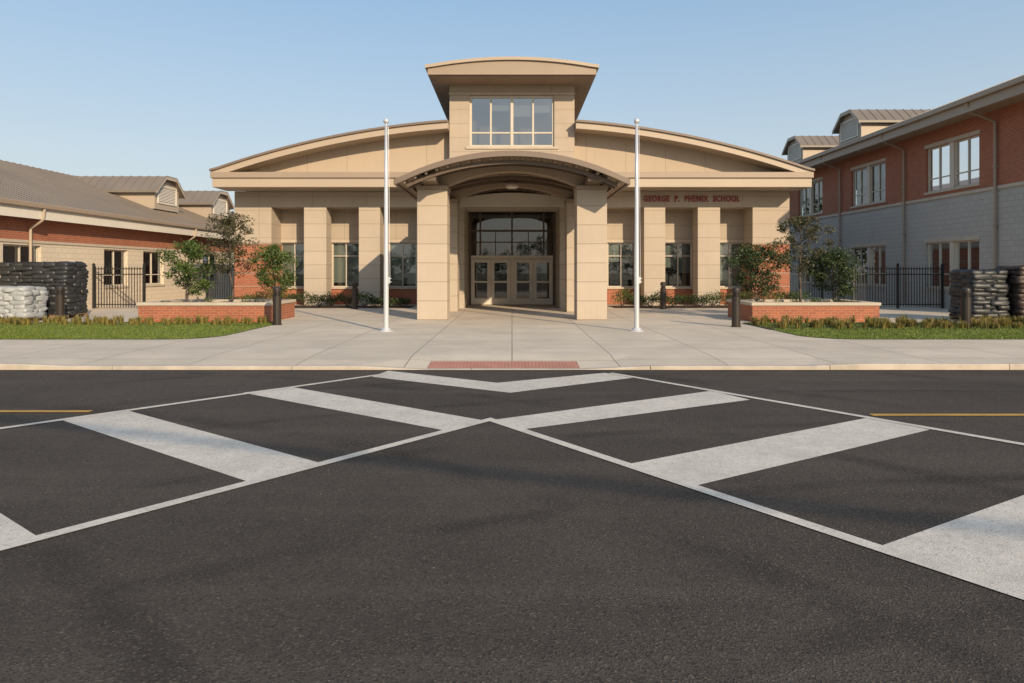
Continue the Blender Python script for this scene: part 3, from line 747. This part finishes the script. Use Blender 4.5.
def bag(m, c, sx, sy, sz, jit=.012):
    nu, nv = 14, 7; vs = []
    def sp(v, e): return math.copysign(abs(v)**e, v)
    for j in range(nv+1):
        b = -math.pi/2+math.pi*j/nv
        for i in range(nu):
            a = 2*math.pi*i/nu
            vs.append((c[0]+sx/2*sp(math.cos(a), .35)*sp(math.cos(b), .45)+rng.gauss(0, jit), c[1]+sy/2*sp(math.sin(a), .35)*sp(math.cos(b), .45)+rng.gauss(0, jit), c[2]+sz/2*sp(math.sin(b), .7)+rng.gauss(0, jit*.5)))
    fs = [(j*nu+i, j*nu+(i+1) % nu, (j+1)*nu+(i+1) % nu, (j+1)*nu+i) for j in range(nv) for i in range(nu)]
    m.add(vs, fs)
def pallet(name, x, y, w, d, h, mat, lh=.13):
    r = root(name, (x, y, 0)); m = M()
    for i in range(3): m.box(x-w/2, x+w/2, y-d/2+i*(d-.1)/2, y-d/2+.1+i*(d-.1)/2, .02, .11)
    for i in range(7): m.box(x-w/2+i*(w-.1)/6, x-w/2+.1+i*(w-.1)/6, y-d/2-.01, y+d/2+.01, .112, .135)
    m.obj('pallet', WOOD, r); m = M(); z = .14+lh/2; k = 0
    while z < h:
        nx, ny = (2, 3) if k % 2 else (3, 2)
        for i in range(nx):
            for j in range(ny):
                bag(m, (x-w/2+w*(i+.5)/nx+rng.gauss(0, .025), y-d/2+d*(j+.5)/ny+rng.gauss(0, .025), z+rng.gauss(0, .012)), w/nx*1.12, d/ny*1.12, lh*1.6, .018)
        z += lh; k += 1
    m.obj('bags', mat, r, smooth=True)
    m = M(); m.box(x-w/2+.03, x+w/2-.03, y-d/2+.03, y+d/2-.03, .14, z-lh*.6); m.obj('load_core', mat, r, bevel=.03)
pallet('mulch_bag_pallet', -15.15, 22.9, 1.15, 1.1, 1.85, BAGK)
pallet('mulch_bag_pallet', -16.45, 23.2, 1.15, 1.1, 1.80, BAGK)
pallet('soil_bag_pallet', -15.35, 21.3, 1.0, 1.0, 1.05, BAGW)
pallet('soil_bag_pallet', -16.5, 21.6, 1.0, 1.0, 1.0, BAGW)
pallet('mulch_bag_pallet', 14.55, 21.3, 1.1, 1.1, 1.62, BAGK)
pallet('mulch_bag_pallet', 15.75, 21.0, 1.1, 1.1, 1.66, BAGB)

# overhead utility line behind the viewpoint (its faint shadow crosses the road)
EL, AZ = 23, 30
hh = 8.5/math.tan(R(EL)); ox, oy = hh*math.sin(R(AZ)), -hh*math.cos(R(AZ))
def lifted(x, y): return Vector((x+ox, y+oy, 8.4))
U_ = root('utility_line')
m = M()
A0 = lifted(-1.18, 6.9); A1 = lifted(3.21, 5.3); dirn = (A1-A0).normalized()
P0 = A0-dirn*38; P1 = A1+dirn*30; n = 24
for off, rad in ((0, .05), (-3.9, .035)):
    pr = None
    for i in range(n+1):
        q = i/n; c = P0.lerp(P1, q); c.z -= 4*q*(1-q)*.5; c += Vector((-dirn.y, dirn.x, 0))*off
        if pr is not None: m.cyl(pr, c, rad, n=6, caps=False)
        pr = c
m.obj('cable_bundle', BLK, U_)
m = M()
for P in (P0, P1):
    for off in (0, -3.9):
        c = P+Vector((-dirn.y, dirn.x, 0))*off
        m.cyl((c.x, c.y, -.2), (c.x, c.y, 9.4), .16, .11, 10); m.box(c.x-.9, c.x+.9, c.y-.06, c.y+.06, 8.9, 9.02)
m.obj('poles', WOOD, U_)

# ------------------------------------------------------------------ camera, light, sky
cam = bpy.data.cameras.new('camera'); co = bpy.data.objects.new('camera', cam); sc.collection.objects.link(co)
co.location = (0, 0, 1.6); co.rotation_euler = (R(90), 0, 0); cam.lens = 24; cam.sensor_width = 36; cam.shift_y = -.0698; cam.clip_end = 2000; cam.clip_start = .05
sc.camera = co
v = Vector((math.sin(R(AZ))*math.cos(R(EL)), -math.cos(R(AZ))*math.cos(R(EL)), math.sin(R(EL))))
sl = bpy.data.lights.new('sun', 'SUN'); sl.energy = 5.0; sl.angle = R(.6); sl.color = (1, .80, .56)
so = bpy.data.objects.new('sun', sl); sc.collection.objects.link(so); so.rotation_euler = v.to_track_quat('Z', 'Y').to_euler(); so.location = (20, -30, 20)
w = bpy.data.worlds.new('World'); sc.world = w; w.use_nodes = True; nt = w.node_tree; nt.nodes.clear()
sky = nt.nodes.new('ShaderNodeTexSky'); sky.sky_type = 'NISHITA'; sky.sun_disc = False; sky.sun_elevation = R(EL); sky.sun_rotation = R(180-AZ)
sky.dust_density = 2.0; sky.ozone_density = 1.5; sky.air_density = 1.0
# summer haze veil, thicker and paler towards the horizon (by world elevation)
tc = nt.nodes.new('ShaderNodeTexCoord'); sz = nt.nodes.new('ShaderNodeSeparateXYZ'); nt.links.new(tc.outputs['Generated'], sz.inputs[0])
up = mapr(nt, sz.outputs[2], .04, .42)
hz = mixc(nt, up, (4.9, 5.15, 5.0), (2.3, 3.9, 5.7))
fac = mapr(nt, sz.outputs[2], .0, .4, .85, .6)
final = mixc(nt, fac, sky.outputs[0], hz)
bg = nt.nodes.new('ShaderNodeBackground'); bg.inputs[1].default_value = .145; o = nt.nodes.new('ShaderNodeOutputWorld')
nt.links.new(final, bg.inputs[0]); nt.links.new(bg.outputs[0], o.inputs[0])
sc.view_settings.view_transform = 'Standard'; sc.view_settings.look = 'None'; sc.view_settings.exposure = 0
